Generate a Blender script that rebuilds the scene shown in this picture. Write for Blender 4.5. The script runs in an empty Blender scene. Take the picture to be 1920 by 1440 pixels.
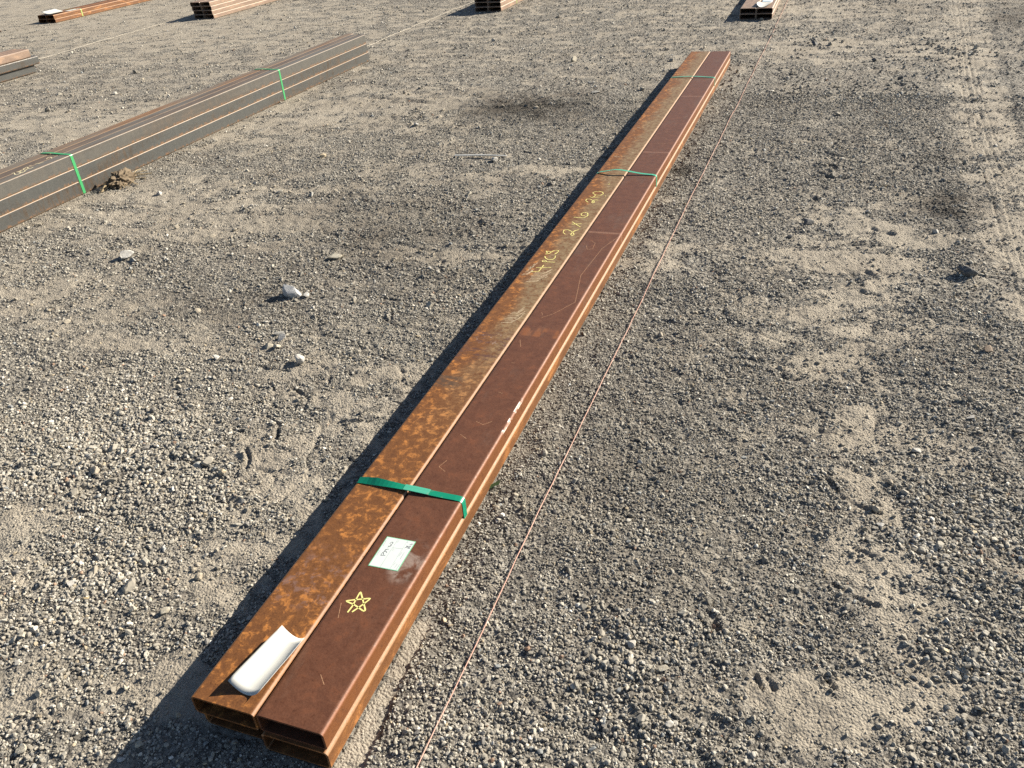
import bpy, bmesh, math, random
import numpy as np
from mathutils import Vector, Matrix

# ------------------------------------------------------------------ camera
C = bpy.context.scene.collection
SC = bpy.context.scene
CAM = (1.0468, -0.72832, 1.45072)
yaw, pitch, roll, FPX = -0.3883, 0.56705, -0.0864, 1532.7
fw = Vector((math.sin(yaw) * math.cos(pitch), math.cos(yaw) * math.cos(pitch), -math.sin(pitch)))
rt = Vector((math.cos(yaw), -math.sin(yaw), 0))
up = rt.cross(fw)
rt2 = rt * math.cos(roll) + up * math.sin(roll)
up2 = up * math.cos(roll) - rt * math.sin(roll)
cd = bpy.data.cameras.new('camera'); cam = bpy.data.objects.new('camera', cd); C.objects.link(cam)
cd.sensor_fit = 'HORIZONTAL'; cd.sensor_width = 36.0; cd.lens = FPX / 1920 * 36.0
cd.clip_start = 0.05; cd.clip_end = 1000
cam.matrix_world = Matrix(((rt2.x, up2.x, -fw.x, CAM[0]), (rt2.y, up2.y, -fw.y, CAM[1]), (rt2.z, up2.z, -fw.z, CAM[2]), (0, 0, 0, 1)))
SC.camera = cam

# ------------------------------------------------------------------ light
SUN = Vector((0.617, 0.640, 0.452)).normalized()
w = bpy.data.worlds.new('World'); SC.world = w; w.use_nodes = True
nt = w.node_tree; nt.nodes.clear()
sky = nt.nodes.new('ShaderNodeTexSky'); sky.sky_type = 'NISHITA'; sky.sun_disc = False
sky.sun_elevation = math.asin(SUN.z); sky.sun_rotation = math.atan2(SUN.x, SUN.y)
sky.air_density = 0.8; sky.dust_density = 0.6; sky.ozone_density = 1.0
bg = nt.nodes.new('ShaderNodeBackground'); bg.inputs[1].default_value = 0.05
wo = nt.nodes.new('ShaderNodeOutputWorld')
nt.links.new(sky.outputs[0], bg.inputs[0]); nt.links.new(bg.outputs[0], wo.inputs[0])
ld = bpy.data.lights.new('sun', 'SUN'); ld.energy = 5.0; ld.angle = math.radians(0.5); ld.color = (1.0, 0.91, 0.77)
lo = bpy.data.objects.new('sun', ld); C.objects.link(lo); lo.location = (6, 8, 6)
lo.rotation_euler = (-SUN).to_track_quat('-Z', 'Y').to_euler()
vs = SC.view_settings; vs.view_transform = 'Standard'; vs.look = 'None'; vs.exposure = 1.25; vs.gamma = 1.0; vs.use_curve_mapping = False
SC.cycles.use_denoising = False
SC.cycles.max_bounces = 5; SC.cycles.diffuse_bounces = 3; SC.cycles.glossy_bounces = 2

# ------------------------------------------------------------------ measured places (metres, x right, y away, z up; the origin is the near left foot of the long rusty bundle)
DUST=[[-9.225,9.389,3.417,-0.407,-1.911,2.01,0.9],[-5.046,8.891,1.665,-0.198,-0.611,1.021,0.3],[-3.706,4.122,1.217,0.094,-0.4,0.464,0.8],[-2.208,2.637,0.768,0.115,-0.292,0.36,0.8],[-1.368,2.54,0.312,0.05,-0.102,0.162,0.7],[-2.371,4.574,0.872,0.054,-0.33,0.566,0.6],[-1.745,4.908,0.513,0.024,-0.138,0.301,0.5],[-1.954,1.583,0.403,0.081,-0.258,0.259,0.45],[-0.866,0.339,0.105,0.029,-0.089,0.083,0.8],[-0.247,0.757,0.17,0.044,-0.202,0.321,0.6],[-0.285,1.14,0.227,0.054,-0.171,0.309,0.5],[-0.235,0.41,0.109,0.03,-0.07,0.097,0.5],[-0.107,0.081,0.208,0.061,-0.083,0.104,0.5],[-0.426,-0.042,0.071,0.021,-0.068,0.065,0.5],[-0.436,2.341,0.338,0.06,-0.042,0.099,0.6],[-0.312,3.476,0.236,0.029,-0.027,0.087,0.7],[-1.015,3.316,0.626,0.079,-0.158,0.345,0.25],[1.226,2.609,0.263,0.047,-0.004,0.482,0.75],[1.231,1.973,0.172,0.037,-0.002,0.31,0.5],[1.257,1.423,0.065,0.016,-0.0,0.111,0.75],[1.237,1.164,0.08,0.021,-0.002,0.21,0.65],[1.289,1.044,0.063,0.017,0.001,0.085,0.5],[1.297,0.781,0.102,0.029,0.002,0.103,0.6],[1.203,0.44,0.13,0.038,-0.003,0.116,0.65],[1.071,0.414,0.051,0.015,-0.005,0.052,0.7],[1.044,0.579,0.066,0.019,-0.007,0.076,0.45],[0.687,8.508,1.014,-0.137,-0.026,0.466,0.5],[1.034,6.706,0.525,-0.022,-0.011,0.416,0.6],[0.327,2.393,0.066,0.012,-0.017,0.074,0.9],[0.469,2.474,0.197,0.035,-0.041,0.216,0.3],[-3.349,2.732,0.296,0.041,-0.341,0.323,0.4],[-1.247,1.358,0.346,0.075,-0.119,0.142,0.35],[1.371,0.49,0.088,0.026,0.004,0.079,0.4],[1.062,1.861,0.154,0.034,-0.023,0.408,0.4]]
DARK=[[-0.953,4.801,0.428,0.023,-0.106,0.307,0.9],[-1.243,4.616,0.156,0.01,-0.075,0.188,0.6],[-0.652,5.109,0.197,0.008,-0.042,0.15,0.5],[1.647,3.249,0.153,0.023,0.019,0.239,0.8],[1.65,3.901,0.15,0.017,0.012,0.176,0.4],[0.368,3.559,0.061,0.007,-0.015,0.085,0.9],[-0.859,2.486,0.606,0.101,-0.345,0.673,0.35],[-1.224,1.73,0.471,0.094,-0.193,0.262,0.3],[0.665,0.993,0.281,0.073,-0.127,0.565,0.25],[2.485,7.994,0.242,-0.029,0.083,0.65,0.6],[1.655,8.526,0.371,-0.053,0.018,0.45,0.3]]
COARSE=[[-0.832,0.738,0.375,0.094,-0.24,0.273,0.8],[-0.552,0.284,0.249,0.069,-0.071,0.076,0.8],[-0.472,0.096,0.202,0.058,-0.125,0.125,0.5],[-0.42,0.639,0.122,0.032,-0.088,0.12,0.7],[0.773,0.411,0.175,0.051,-0.039,0.164,0.6],[0.673,0.776,0.156,0.042,-0.028,0.114,0.3],[1.456,0.988,0.191,0.052,0.018,0.237,0.7],[1.445,0.578,0.14,0.041,0.015,0.183,0.7],[0.987,6.921,0.416,-0.022,-0.014,0.438,0.6],[1.919,6.67,0.33,-0.014,0.024,0.296,0.8],[0.867,5.313,0.275,0.009,-0.033,0.585,0.4],[1.462,5.194,0.316,0.013,0.012,0.409,0.5],[0.547,0.168,0.155,0.046,-0.04,0.101,0.4]]
GROOVES=[[[[1.112,4.124],[1.193,4.006]],0.035,0.016],[[[1.075,3.975],[1.169,3.856]],0.035,0.016],[[[1.04,3.815],[1.133,3.695]],0.035,0.016],[[[1.021,3.656],[1.117,3.544]],0.035,0.016],[[[1.0,3.489],[1.087,3.369]],0.035,0.016],[[[0.992,3.318],[1.057,3.218]],0.035,0.016],[[[-0.527,1.34],[-0.466,1.308],[-0.427,1.236]],0.016,0.011],[[[-0.542,1.184],[-0.448,1.135],[-0.424,1.072]],0.016,0.011],[[[-0.527,1.014],[-0.459,0.982],[-0.419,0.904]],0.016,0.011],[[[-0.493,0.845],[-0.444,0.8],[-0.422,0.749]],0.016,0.011],[[[-0.282,1.036],[-0.21,1.054]],0.016,0.011],[[[-0.462,1.781],[-0.429,1.708]],0.016,0.011],[[[-0.207,1.52],[-0.19,1.483]],0.016,0.011],[[[-0.215,1.372],[-0.188,1.316]],0.016,0.011],[[[-0.331,1.084],[-0.301,1.026]],0.016,0.011],[[[-0.466,3.568],[-0.147,3.596]],0.03,0.008],[[[-0.541,2.382],[-0.142,2.44]],0.04,0.01],[[[-0.444,2.241],[-0.145,2.307]],0.02,0.008],[[[-0.457,2.703],[-0.426,2.657]],0.03,0.011],[[[-0.458,2.569],[-0.416,2.481]],0.03,0.011],[[[-0.449,2.237],[-0.41,2.148]],0.03,0.011],[[[0.873,0.611],[0.895,0.601],[0.931,0.586],[0.951,0.568],[0.963,0.54]],0.022,0.013],[[[1.198,0.743],[1.242,0.715],[1.29,0.701]],0.014,0.012],[[[1.247,0.877],[1.281,0.86]],0.014,0.012],[[[1.051,0.439],[1.071,0.409]],0.014,0.012],[[[1.076,0.443],[1.093,0.416]],0.014,0.012],[[[1.19,0.48],[1.205,0.455]],0.014,0.012],[[[1.164,1.133],[1.192,1.089],[1.209,1.061]],0.018,0.012],[[[1.212,1.061],[1.238,1.047],[1.27,1.034],[1.295,1.025]],0.018,0.012],[[[1.237,1.187],[1.277,1.174]],0.018,0.012],[[[1.242,0.877],[1.287,0.857]],0.018,0.012],[[[-5.448,4.385],[-5.119,4.389]],0.05,0.016],[[[-5.32,4.579],[-4.879,4.671],[-4.425,4.763],[-4.022,4.902]],0.05,0.016],[[[-4.319,4.551],[-4.067,4.68]],0.05,0.016],[[[-2.276,4.978],[-1.925,4.915],[-1.682,4.865]],0.05,0.016],[[[-2.774,4.779],[-2.452,4.874]],0.05,0.016],[[[-1.222,4.276],[-0.882,4.377]],0.05,0.016],[[[-0.824,5.42],[-0.586,5.459]],0.05,0.016],[[[-0.93,5.222],[-0.721,5.423]],0.05,0.016],[[[1.187,2.485],[1.227,2.43],[1.256,2.34]],0.03,0.012],[[[1.287,2.758],[1.333,2.724],[1.368,2.702]],0.03,0.012],[[[1.299,2.907],[1.341,2.869],[1.377,2.86]],0.03,0.012],[[[1.204,2.33],[1.233,2.347]],0.03,0.012],[[[1.252,2.293],[1.311,2.271]],0.03,0.012],[[[1.276,2.464],[1.304,2.42]],0.03,0.012],[[[1.219,2.848],[1.272,2.839]],0.008,0.006],[[[1.219,2.823],[1.272,2.814]],0.008,0.006],[[[1.219,2.798],[1.272,2.79]],0.008,0.006],[[[1.219,2.773],[1.272,2.765]],0.008,0.006],[[[1.219,2.749],[1.272,2.741]],0.008,0.006],[[[1.22,2.725],[1.271,2.717]],0.008,0.006],[[[1.22,2.701],[1.271,2.693]],0.008,0.006],[[[2.076,8.929],[1.982,7.305],[1.873,5.635],[1.814,4.29],[1.814,3.447],[1.794,2.873],[1.784,2.332],[1.791,1.949]],0.022,0.01],[[[2.116,8.922],[2.02,7.302],[1.911,5.636],[1.856,4.293],[1.857,3.453],[1.839,2.88],[1.831,2.341],[1.84,1.96]],0.022,0.01],[[[2.152,8.916],[2.052,7.3],[1.945,5.636],[1.892,4.297],[1.894,3.458],[1.877,2.887],[1.872,2.35],[1.883,1.969]],0.022,0.01],[[[2.187,8.91],[2.085,7.297],[1.978,5.637],[1.928,4.3],[1.931,3.463],[1.915,2.893],[1.913,2.358],[1.926,1.979]],0.022,0.01]]
TRACK=[[2.243,9.231],[2.087,7.297],[1.972,5.637],[1.897,4.397],[1.883,3.529],[1.883,2.888],[1.893,2.354],[1.931,1.913]]
LEDGE=[[0.339,0.41],[0.348,0.359],[0.344,0.271],[0.355,0.136],[0.365,0.017]]
ROCKS=[[-0.96,2.182,0.066,'t'],[-0.94,1.801,0.07,'b'],[-0.875,1.809,0.037,'w'],[-0.784,1.402,0.038,'t'],[-0.745,1.407,0.027,'t'],[-0.761,1.456,0.034,'w'],[-0.793,1.49,0.036,'g'],[-0.603,1.334,0.036,'w'],[-0.937,1.289,0.042,'w'],[-1.985,1.996,0.07,'w'],[-1.919,1.972,0.05,'g'],[-1.525,2.909,0.041,'g'],[-0.713,3.607,0.057,'w'],[-1.531,4.277,0.042,'w'],[-0.644,3.05,0.04,'t'],[-0.328,1.838,0.03,'t'],[-0.97,6.167,0.069,'t'],[-0.539,5.205,0.059,'g'],[1.031,2.919,0.052,'d'],[0.966,2.749,0.029,'d'],[1.628,2.496,0.071,'d'],[1.641,1.912,0.037,'n'],[1.542,2.887,0.033,'w'],[1.401,1.319,0.025,'w'],[1.509,5.644,0.054,'d'],[0.894,6.839,0.058,'d'],[1.339,6.213,0.041,'d'],[0.87,0.396,0.023,'t'],[1.517,1.05,0.027,'t'],[1.554,1.511,0.029,'w'],[1.303,0.974,0.02,'w'],[-0.591,0.237,0.028,'w'],[-0.516,0.209,0.017,'y'],[-0.369,0.212,0.018,'t'],[-0.285,0.226,0.024,'t'],[-0.117,-0.113,0.019,'w'],[-0.099,-0.078,0.016,'t'],[-0.335,-0.155,0.023,'t'],[-0.405,-0.041,0.015,'t'],[-0.364,-0.037,0.016,'t'],[-0.57,0.071,0.019,'t'],[-0.232,0.027,0.018,'t'],[-0.35,0.629,0.028,'g'],[-0.268,3.24,0.037,'d'],[-2.455,2.803,0.034,'w']]
CHALK=[[[0.0442,2.0137],[0.074,2.022],[0.0756,2.0835]],[[0.0526,2.0547],[0.1112,2.0676]],[[0.1114,2.1164],[0.0586,2.1125],[0.0586,2.1269],[0.0696,2.1267],[0.0776,2.1159],[0.0718,2.1099]],[[0.0539,2.1662],[0.0609,2.1491],[0.0796,2.1343],[0.0961,2.1409],[0.0997,2.1597],[0.0943,2.1771]],[[0.0442,2.2167],[0.0547,2.1885],[0.064,2.1939],[0.0694,2.2174],[0.0781,2.2302],[0.0942,2.2293],[0.0932,2.2066],[0.0871,2.1906]],[[0.0528,2.1845],[0.0513,2.2142],[0.0716,2.2102]],[[0.0711,2.3983],[0.0558,2.4163],[0.053,2.4425],[0.0638,2.4509],[0.08,2.441],[0.0982,2.4233],[0.1096,2.4006],[0.1052,2.3877],[0.0936,2.3996],[0.0951,2.4228],[0.102,2.4447],[0.1142,2.4575]],[[0.0607,2.5402],[0.0857,2.5139],[0.1129,2.4859]],[[0.1078,2.5244],[0.0877,2.5186],[0.0671,2.5109]],[[0.0531,2.5929],[0.0774,2.5913],[0.1002,2.5949],[0.1106,2.6189],[0.1024,2.6492],[0.0831,2.6572],[0.0735,2.6357],[0.0845,2.6148],[0.0976,2.6168]],[[0.0673,2.7818],[0.0506,2.8017],[0.0501,2.8232],[0.066,2.8235],[0.0847,2.8066],[0.0964,2.7889],[0.0933,2.774],[0.0836,2.7842],[0.0852,2.8047],[0.0942,2.8177],[0.1073,2.8148]],[[0.0567,2.8518],[0.0735,2.8423],[0.077,2.8697],[0.0797,2.8801]],[[0.0683,2.8485],[0.1056,2.8558]],[[0.0576,2.9022],[0.0779,2.8798],[0.1016,2.8781],[0.1105,2.8995],[0.1008,2.9235],[0.0809,2.9309],[0.0634,2.9214],[0.0563,2.9071]],[[0.0989,3.0326],[0.1103,3.0384]],[[0.1247,2.8714],[0.1294,2.8741]]]
STAR=[[0.2024,0.2797],[0.2039,0.2968],[0.2005,0.3423],[0.2164,0.3229],[0.2388,0.2948],[0.2363,0.2919],[0.2067,0.3032],[0.1811,0.308],[0.2072,0.3195],[0.2334,0.3307],[0.2249,0.3102],[0.2114,0.2833]]
TAG=[[0.1778,0.5166],[0.2539,0.5186],[0.2542,0.419],[0.1786,0.417]]
HAND=[[[0.2031,0.4571],[0.1976,0.4558],[0.1928,0.454]],[[0.1928,0.454],[0.1923,0.4567],[0.1924,0.4614],[0.1931,0.4659],[0.1966,0.4612],[0.198,0.4578]],[[0.1933,0.4669],[0.1952,0.4674],[0.1951,0.4712],[0.195,0.4722]],[[0.1952,0.4674],[0.198,0.4692],[0.2018,0.4683],[0.2029,0.4662],[0.201,0.4662]],[[0.1946,0.4716],[0.1952,0.477],[0.1966,0.4764]],[[0.1957,0.4723],[0.1979,0.4768],[0.202,0.4774]],[[0.1968,0.4818],[0.1984,0.4822]],[[0.195,0.4875],[0.1983,0.486],[0.2014,0.4873],[0.2022,0.4914],[0.2003,0.4938],[0.1986,0.4914],[0.1998,0.4889]],[[0.1957,0.4955],[0.1962,0.4976],[0.1977,0.5019],[0.2014,0.5019],[0.2022,0.4997],[0.2018,0.4952],[0.2007,0.4944]],[[0.2371,0.4918],[0.2385,0.4941],[0.2418,0.4964],[0.2382,0.4993]],[[0.2382,0.4993],[0.2423,0.4985],[0.2492,0.4946]],[[0.2415,0.494],[0.2492,0.4932]],[[0.2444,0.5001],[0.2498,0.4996]],[[0.2439,0.5057],[0.2473,0.5047],[0.2495,0.5063],[0.249,0.509],[0.2471,0.509]]]
RULES=[[[0.2082,0.516],[0.2086,0.4189]],[[0.2329,0.5164],[0.2337,0.4204]],[[0.2091,0.4851],[0.2335,0.4879]]]
SMALL=[[[0.1822,0.5045],[0.1833,0.4834]],[[0.1828,0.4693],[0.1833,0.4514]],[[0.1835,0.5123],[0.1831,0.5087]],[[0.2125,0.5118],[0.2108,0.504]],[[0.2359,0.5132],[0.236,0.5084]],[[0.2367,0.4769],[0.2356,0.4643]],[[0.2427,0.4781],[0.243,0.4551]],[[0.2371,0.4424],[0.236,0.4329]],[[0.2435,0.4396],[0.2424,0.4274]],[[0.2494,0.4394],[0.2491,0.4211]],[[0.2126,0.4827],[0.2125,0.4769]]]
CHALKL=[[[-3.031,2.4221],[-3.0284,2.4353],[-2.9904,2.4079],[-2.9756,2.4098],[-2.98,2.4348],[-3.0033,2.4513],[-3.0283,2.4456]],[[-3.0283,2.4456],[-3.0094,2.457],[-2.9859,2.4508]],[[-2.9812,2.4411],[-3.0193,2.4689],[-3.0128,2.4893],[-2.9807,2.467],[-2.9762,2.4417]],[[-2.9979,2.478],[-3.0302,2.5004],[-3.0362,2.5329],[-3.0037,2.5101],[-2.9929,2.4786]],[[-3.0113,2.5092],[-2.9875,2.5055],[-2.992,2.5341]],[[-3.0387,2.546],[-3.0335,2.56]],[[-3.0269,2.5811],[-3.0267,2.5975],[-3.0089,2.5941],[-3.0112,2.6129],[-3.0047,2.6178]],[[-3.0415,2.6733],[-3.0544,2.7029],[-3.0387,2.7047],[-3.0141,2.6862]]]
RLAB= ['angular tan stone standing alone in the dark gravel between the two front bundles', 'big pale stone with a blue grey shaded side and white tip', 'small white chip touching the big pale blue grey stone', 'largest pointed tan stone of the cluster of four', 'small tan stone at the right foot of the pointed one in the cluster of four', 'small white oval stone behind the pointed one in the cluster of four', 'flat grey brown stone at the back of the cluster of four', 'white chunky stone just below the cluster of four', 'flat white chalky stone left of the cluster of four', 'broad whitish stone lying beside a grey flat one on the dusty patch', 'flat grey stone touching the broad whitish one on the dusty patch', 'small grey stone on dust right of the soil clump', 'white stone just in front of the thin metal strip', "small bright white stone between the soil clump's bundle and the dark damp patch", "tan stone below the thin metal strip, left of the bundle's shadow", "little tan stone just left of the long shadow at the bundle's middle", 'cube shaped tan stone on the grey gravel behind the damp patch', 'flat grey stone at the right end of the dark damp patch', 'dark rounded stone with a light top right of the pink twine', 'small dark stone just below the dark rounded one right of the twine', 'large dark slab shaped stone near the right tyre track', 'brown rounded stone at the right edge below the dark slab', 'small white stone between the tread marks and the right tyre track', 'white rounded stone in coarse gravel below the dusty footprints on the right', 'dark stone with a light corner left of the far tyre track', 'dark round stone nearest the far end of the pink twine', 'small dark stone right of the round one near the top right', "cream wedge shaped stone in the coarse gravel right of the twine's near end", 'tan stone in the coarse gravel at the right edge', 'flat white stone in the gravel above the white rounded one on the right', 'small white stone left of the tan one near the right edge', 'pale oval stone in coarse gravel on the lower left', 'small yellow stone below the pale oval one on the lower left', 'tan stone next to a hollow, right of the yellow one', 'tan stone between the hollow and the long shadow on the lower left', "pale stone in the bundle's shadow at the bottom edge", 'small bluish tan stone just above the pale one in the shadow', 'tan stone in the bottom left corner', 'left one of the twin tan stones on the lower left', 'right one of the twin tan stones on the lower left', 'small tan stone close to the left edge on the lower left', 'tan stone between the twin stones and the shadow', 'grey stone at the edge of the coarse gravel left of the green strap', 'dark flat stone close to the long shadow by the chalk writing', 'tiny white stone between soil clump and the dusty patch']

rng = np.random.default_rng(7)
random.seed(7)
TX = Vector((0, 0, 0))

# ------------------------------------------------------------------ helpers
def tag(o, label=None, cat=None, group=None, kind=None):
    if label: o['label'] = label
    if cat: o['category'] = cat
    if group: o['group'] = group
    if kind: o['kind'] = kind
    return o

def empty(name, loc):
    o = bpy.data.objects.new(name, None); C.objects.link(o); o.location = loc
    o.empty_display_size = 0.1
    return o

def link(name, me, parent=None, loc=(0, 0, 0)):
    o = bpy.data.objects.new(name, me); C.objects.link(o); o.location = loc
    if parent: o.parent = parent
    return o

def mesh(name, verts, faces, mats, idx=None, smooth=False):
    me = bpy.data.meshes.new(name); me.from_pydata(verts, [], faces)
    for m in (mats if isinstance(mats, (list, tuple)) else [mats]): me.materials.append(m)
    if idx: me.polygons.foreach_set('material_index', idx)
    if smooth: me.polygons.foreach_set('use_smooth', [True] * len(me.polygons))
    me.update()
    return me

# ------------------------------------------------------------------ noise (numpy)
def perlin(x, y, seed=0):
    t = np.random.default_rng(1000 + seed)
    ang = t.uniform(0, 2 * np.pi, 65536).astype(np.float32)
    gx, gy = np.cos(ang), np.sin(ang)
    xi = np.floor(x).astype(np.int64); yi = np.floor(y).astype(np.int64)
    xf = x - xi; yf = y - yi
    def gr(i, j, dx, dy):
        h = ((i * 73856093) ^ (j * 19349663)) & 65535
        return gx[h] * dx + gy[h] * dy
    u = xf * xf * xf * (xf * (xf * 6 - 15) + 10); v = yf * yf * yf * (yf * (yf * 6 - 15) + 10)
    a = gr(xi, yi, xf, yf); b = gr(xi + 1, yi, xf - 1, yf)
    c = gr(xi, yi + 1, xf, yf - 1); d = gr(xi + 1, yi + 1, xf - 1, yf - 1)
    return ((a + (b - a) * u) * (1 - v) + (c + (d - c) * u) * v) * 1.5

def sstep(a, b, x):
    t = np.clip((x - a) / (b - a), 0, 1); return t * t * (3 - 2 * t)

def blobs(lst, x, y):
    out = np.zeros_like(x)
    for cx, cy, ax, ay, bx, by, s in lst:
        det = ax * by - ay * bx
        dx, dy = x - cx, y - cy
        u = (dx * by - dy * bx) / det; v = (ax * dy - ay * dx) / det
        q = np.minimum(u * u + v * v, 30)
        out = np.maximum(out, s * np.exp(-q * 0.9))
    return out

def seg_dist(x, y, pts):
    best = np.full_like(x, 9.0)
    for (x0, y0), (x1, y1) in zip(pts[:-1], pts[1:]):
        dx, dy = x1 - x0, y1 - y0
        t = np.clip(((x - x0) * dx + (y - y0) * dy) / (dx * dx + dy * dy + 1e-12), 0, 1)
        best = np.minimum(best, np.hypot(x - x0 - t * dx, y - y0 - t * dy))
    return best

FOOT = [(0.0, 0.305, 0.0, 6.1), (-3.197, -2.966, 0.2, 6.31), (-6.76, -6.50, -0.3, 5.87), (0.15, 0.457, 8.05, 14.15),
        (-2.955, -2.61, 8.88, 14.9), (-6.95, -6.64, 8.87, 14.9), (-9.65, -9.3, 8.85, 14.95)]

def foot_dist(x, y):
    best = np.full_like(x, 9.0)
    for x0, x1, y0, y1 in FOOT:
        dx = np.maximum(np.maximum(x0 - x, x - x1), 0); dy = np.maximum(np.maximum(y0 - y, y - y1), 0)
        best = np.minimum(best, np.hypot(dx, dy))
    return best

def near_box(pts, m, x, y):
    a = np.array(pts)
    return (x > a[:, 0].min() - m) & (x < a[:, 0].max() + m) & (y > a[:, 1].min() - m) & (y < a[:, 1].max() + m)

def track_dist(x, y):
    return seg_dist(x, y, TRACK)

def fields(x, y):
    """dust (fine pale silt), dark (damp or oily gravel), coarse (bigger stones) over the yard."""
    n1 = perlin(x * 1.3, y * 1.3, 1); n2 = perlin(x * 4.1, y * 4.1, 2); n3 = perlin(x * 11, y * 11, 3); n4 = perlin(x * 30, y * 30, 4)
    d = blobs(DUST, x, y) + 0.22 + 0.16 * sstep(4.0, 8.0, y - 0.45 * x)
    tr = sstep(0.26, 0.08, track_dist(x, y) + 0.05 * n3); d = np.maximum(d, tr * 0.75)
    lx = np.interp(y, [p[1] for p in LEDGE[::-1]], [p[0] for p in LEDGE[::-1]])
    led = sstep(-0.3, -0.1, y) * sstep(0.46, 0.36, y) * sstep(0.30, 0.315, x) * sstep(0.0, -0.006, x - lx)
    d = np.maximum(d, led * 0.75)
    st = perlin(x * 3.2 + 2.0 * y, y * 7.5 - 1.2 * x, 5); st2 = perlin(x * 7 + 4 * y, y * 19 - 3 * x, 6)
    d = d * np.clip(0.92 + 0.55 * n2 + 0.75 * n3 + 0.65 * n4 + 0.7 * st + 0.5 * st2, 0.05, 1.9) + 0.10 * n1 + 0.10 * n2 + 0.05 * n3 + 0.10 * st
    d = np.clip(d, 0, 1)
    k = np.clip(1.15 * blobs(DARK, x, y) * (1 + 0.7 * n2 + 0.6 * n3 + .4 * n4) + 0.12 * np.maximum(n1, 0), 0, 1) * (1 - 0.6 * tr)
    c = np.clip(blobs(COARSE, x, y) + 0.25 * n1 + 0.2 * n2 + 0.15, 0, 1)
    return d, k, c, led

def height(x, y, fine=True):
    n1 = perlin(x * 0.5, y * 0.5, 11); n2 = perlin(x * 1.9, y * 1.9, 12); n3 = perlin(x * 6.5, y * 6.5, 13); n4 = perlin(x * 19, y * 19, 14)
    n5 = perlin(x * 47, y * 47, 15)
    h = 0.008 * n1 + 0.005 * n2 + 0.0055 * n3 + 0.0040 * n4 + 0.0022 * n5
    rd = np.abs(perlin(x * 3.1 + 0.4 * n3, y * 4.2, 24)); rg = perlin(x * 0.9, y * 0.9, 25)
    h = h - 0.006 * np.exp(-(rd / 0.045) ** 2) * sstep(-0.1, 0.25, rg)
    rd2 = np.abs(perlin(x * 9 + n4, y * 13, 26)); h = h + 0.004 * sstep(0.0, 0.30, rd2) * (0.5 + 0.5 * n2)
    if fine: h = h + 0.0012 * perlin(x * 110, y * 110, 16)
    for gi_, (pts, wd, dp) in enumerate(GROOVES):
        if gi_ >= len(GROOVES) - 4: wd, dp = 0.014, 0.0048
        m = near_box(pts, wd * 4, x, y)
        if not m.any(): continue
        xx, yy = x[m], y[m]
        wob = 0.75 + 0.3 * perlin(xx * 35, yy * 35, 17)
        q = seg_dist(xx, yy, pts) / (wd * 0.5 * np.clip(wob, 0.3, 2))
        h[m] += 0.8 * dp * (-np.exp(-q * q) + 0.45 * np.exp(-(q - 1.9) ** 2 * 1.4)) * np.clip(0.7 + 0.9 * perlin(xx * 14, yy * 9, 18), 0.0, 1.2)
    tr = sstep(0.22, 0.14, track_dist(x, y)); h = h - 0.008 * tr
    m = near_box(LEDGE, 0.2, x, y)
    if m.any():
        xx, yy = x[m], y[m]
        lx = np.interp(yy, [p[1] for p in LEDGE[::-1]], [p[0] for p in LEDGE[::-1]]) + 0.004 * perlin(xx * 0 + 3, yy * 30, 19)
        h[m] -= 0.015 * sstep(-0.4, -0.15, yy) * sstep(0.46, 0.30, yy) * sstep(0.004, -0.006, xx - lx) * sstep(0.2, 0.3, xx)
    f = sstep(0.0, 0.09, foot_dist(x, y))
    return h * f + (-0.0035) * (1 - f)

def H1(x, y):
    return float(height(np.array([float(x)]), np.array([float(y)]), False)[0])

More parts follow.
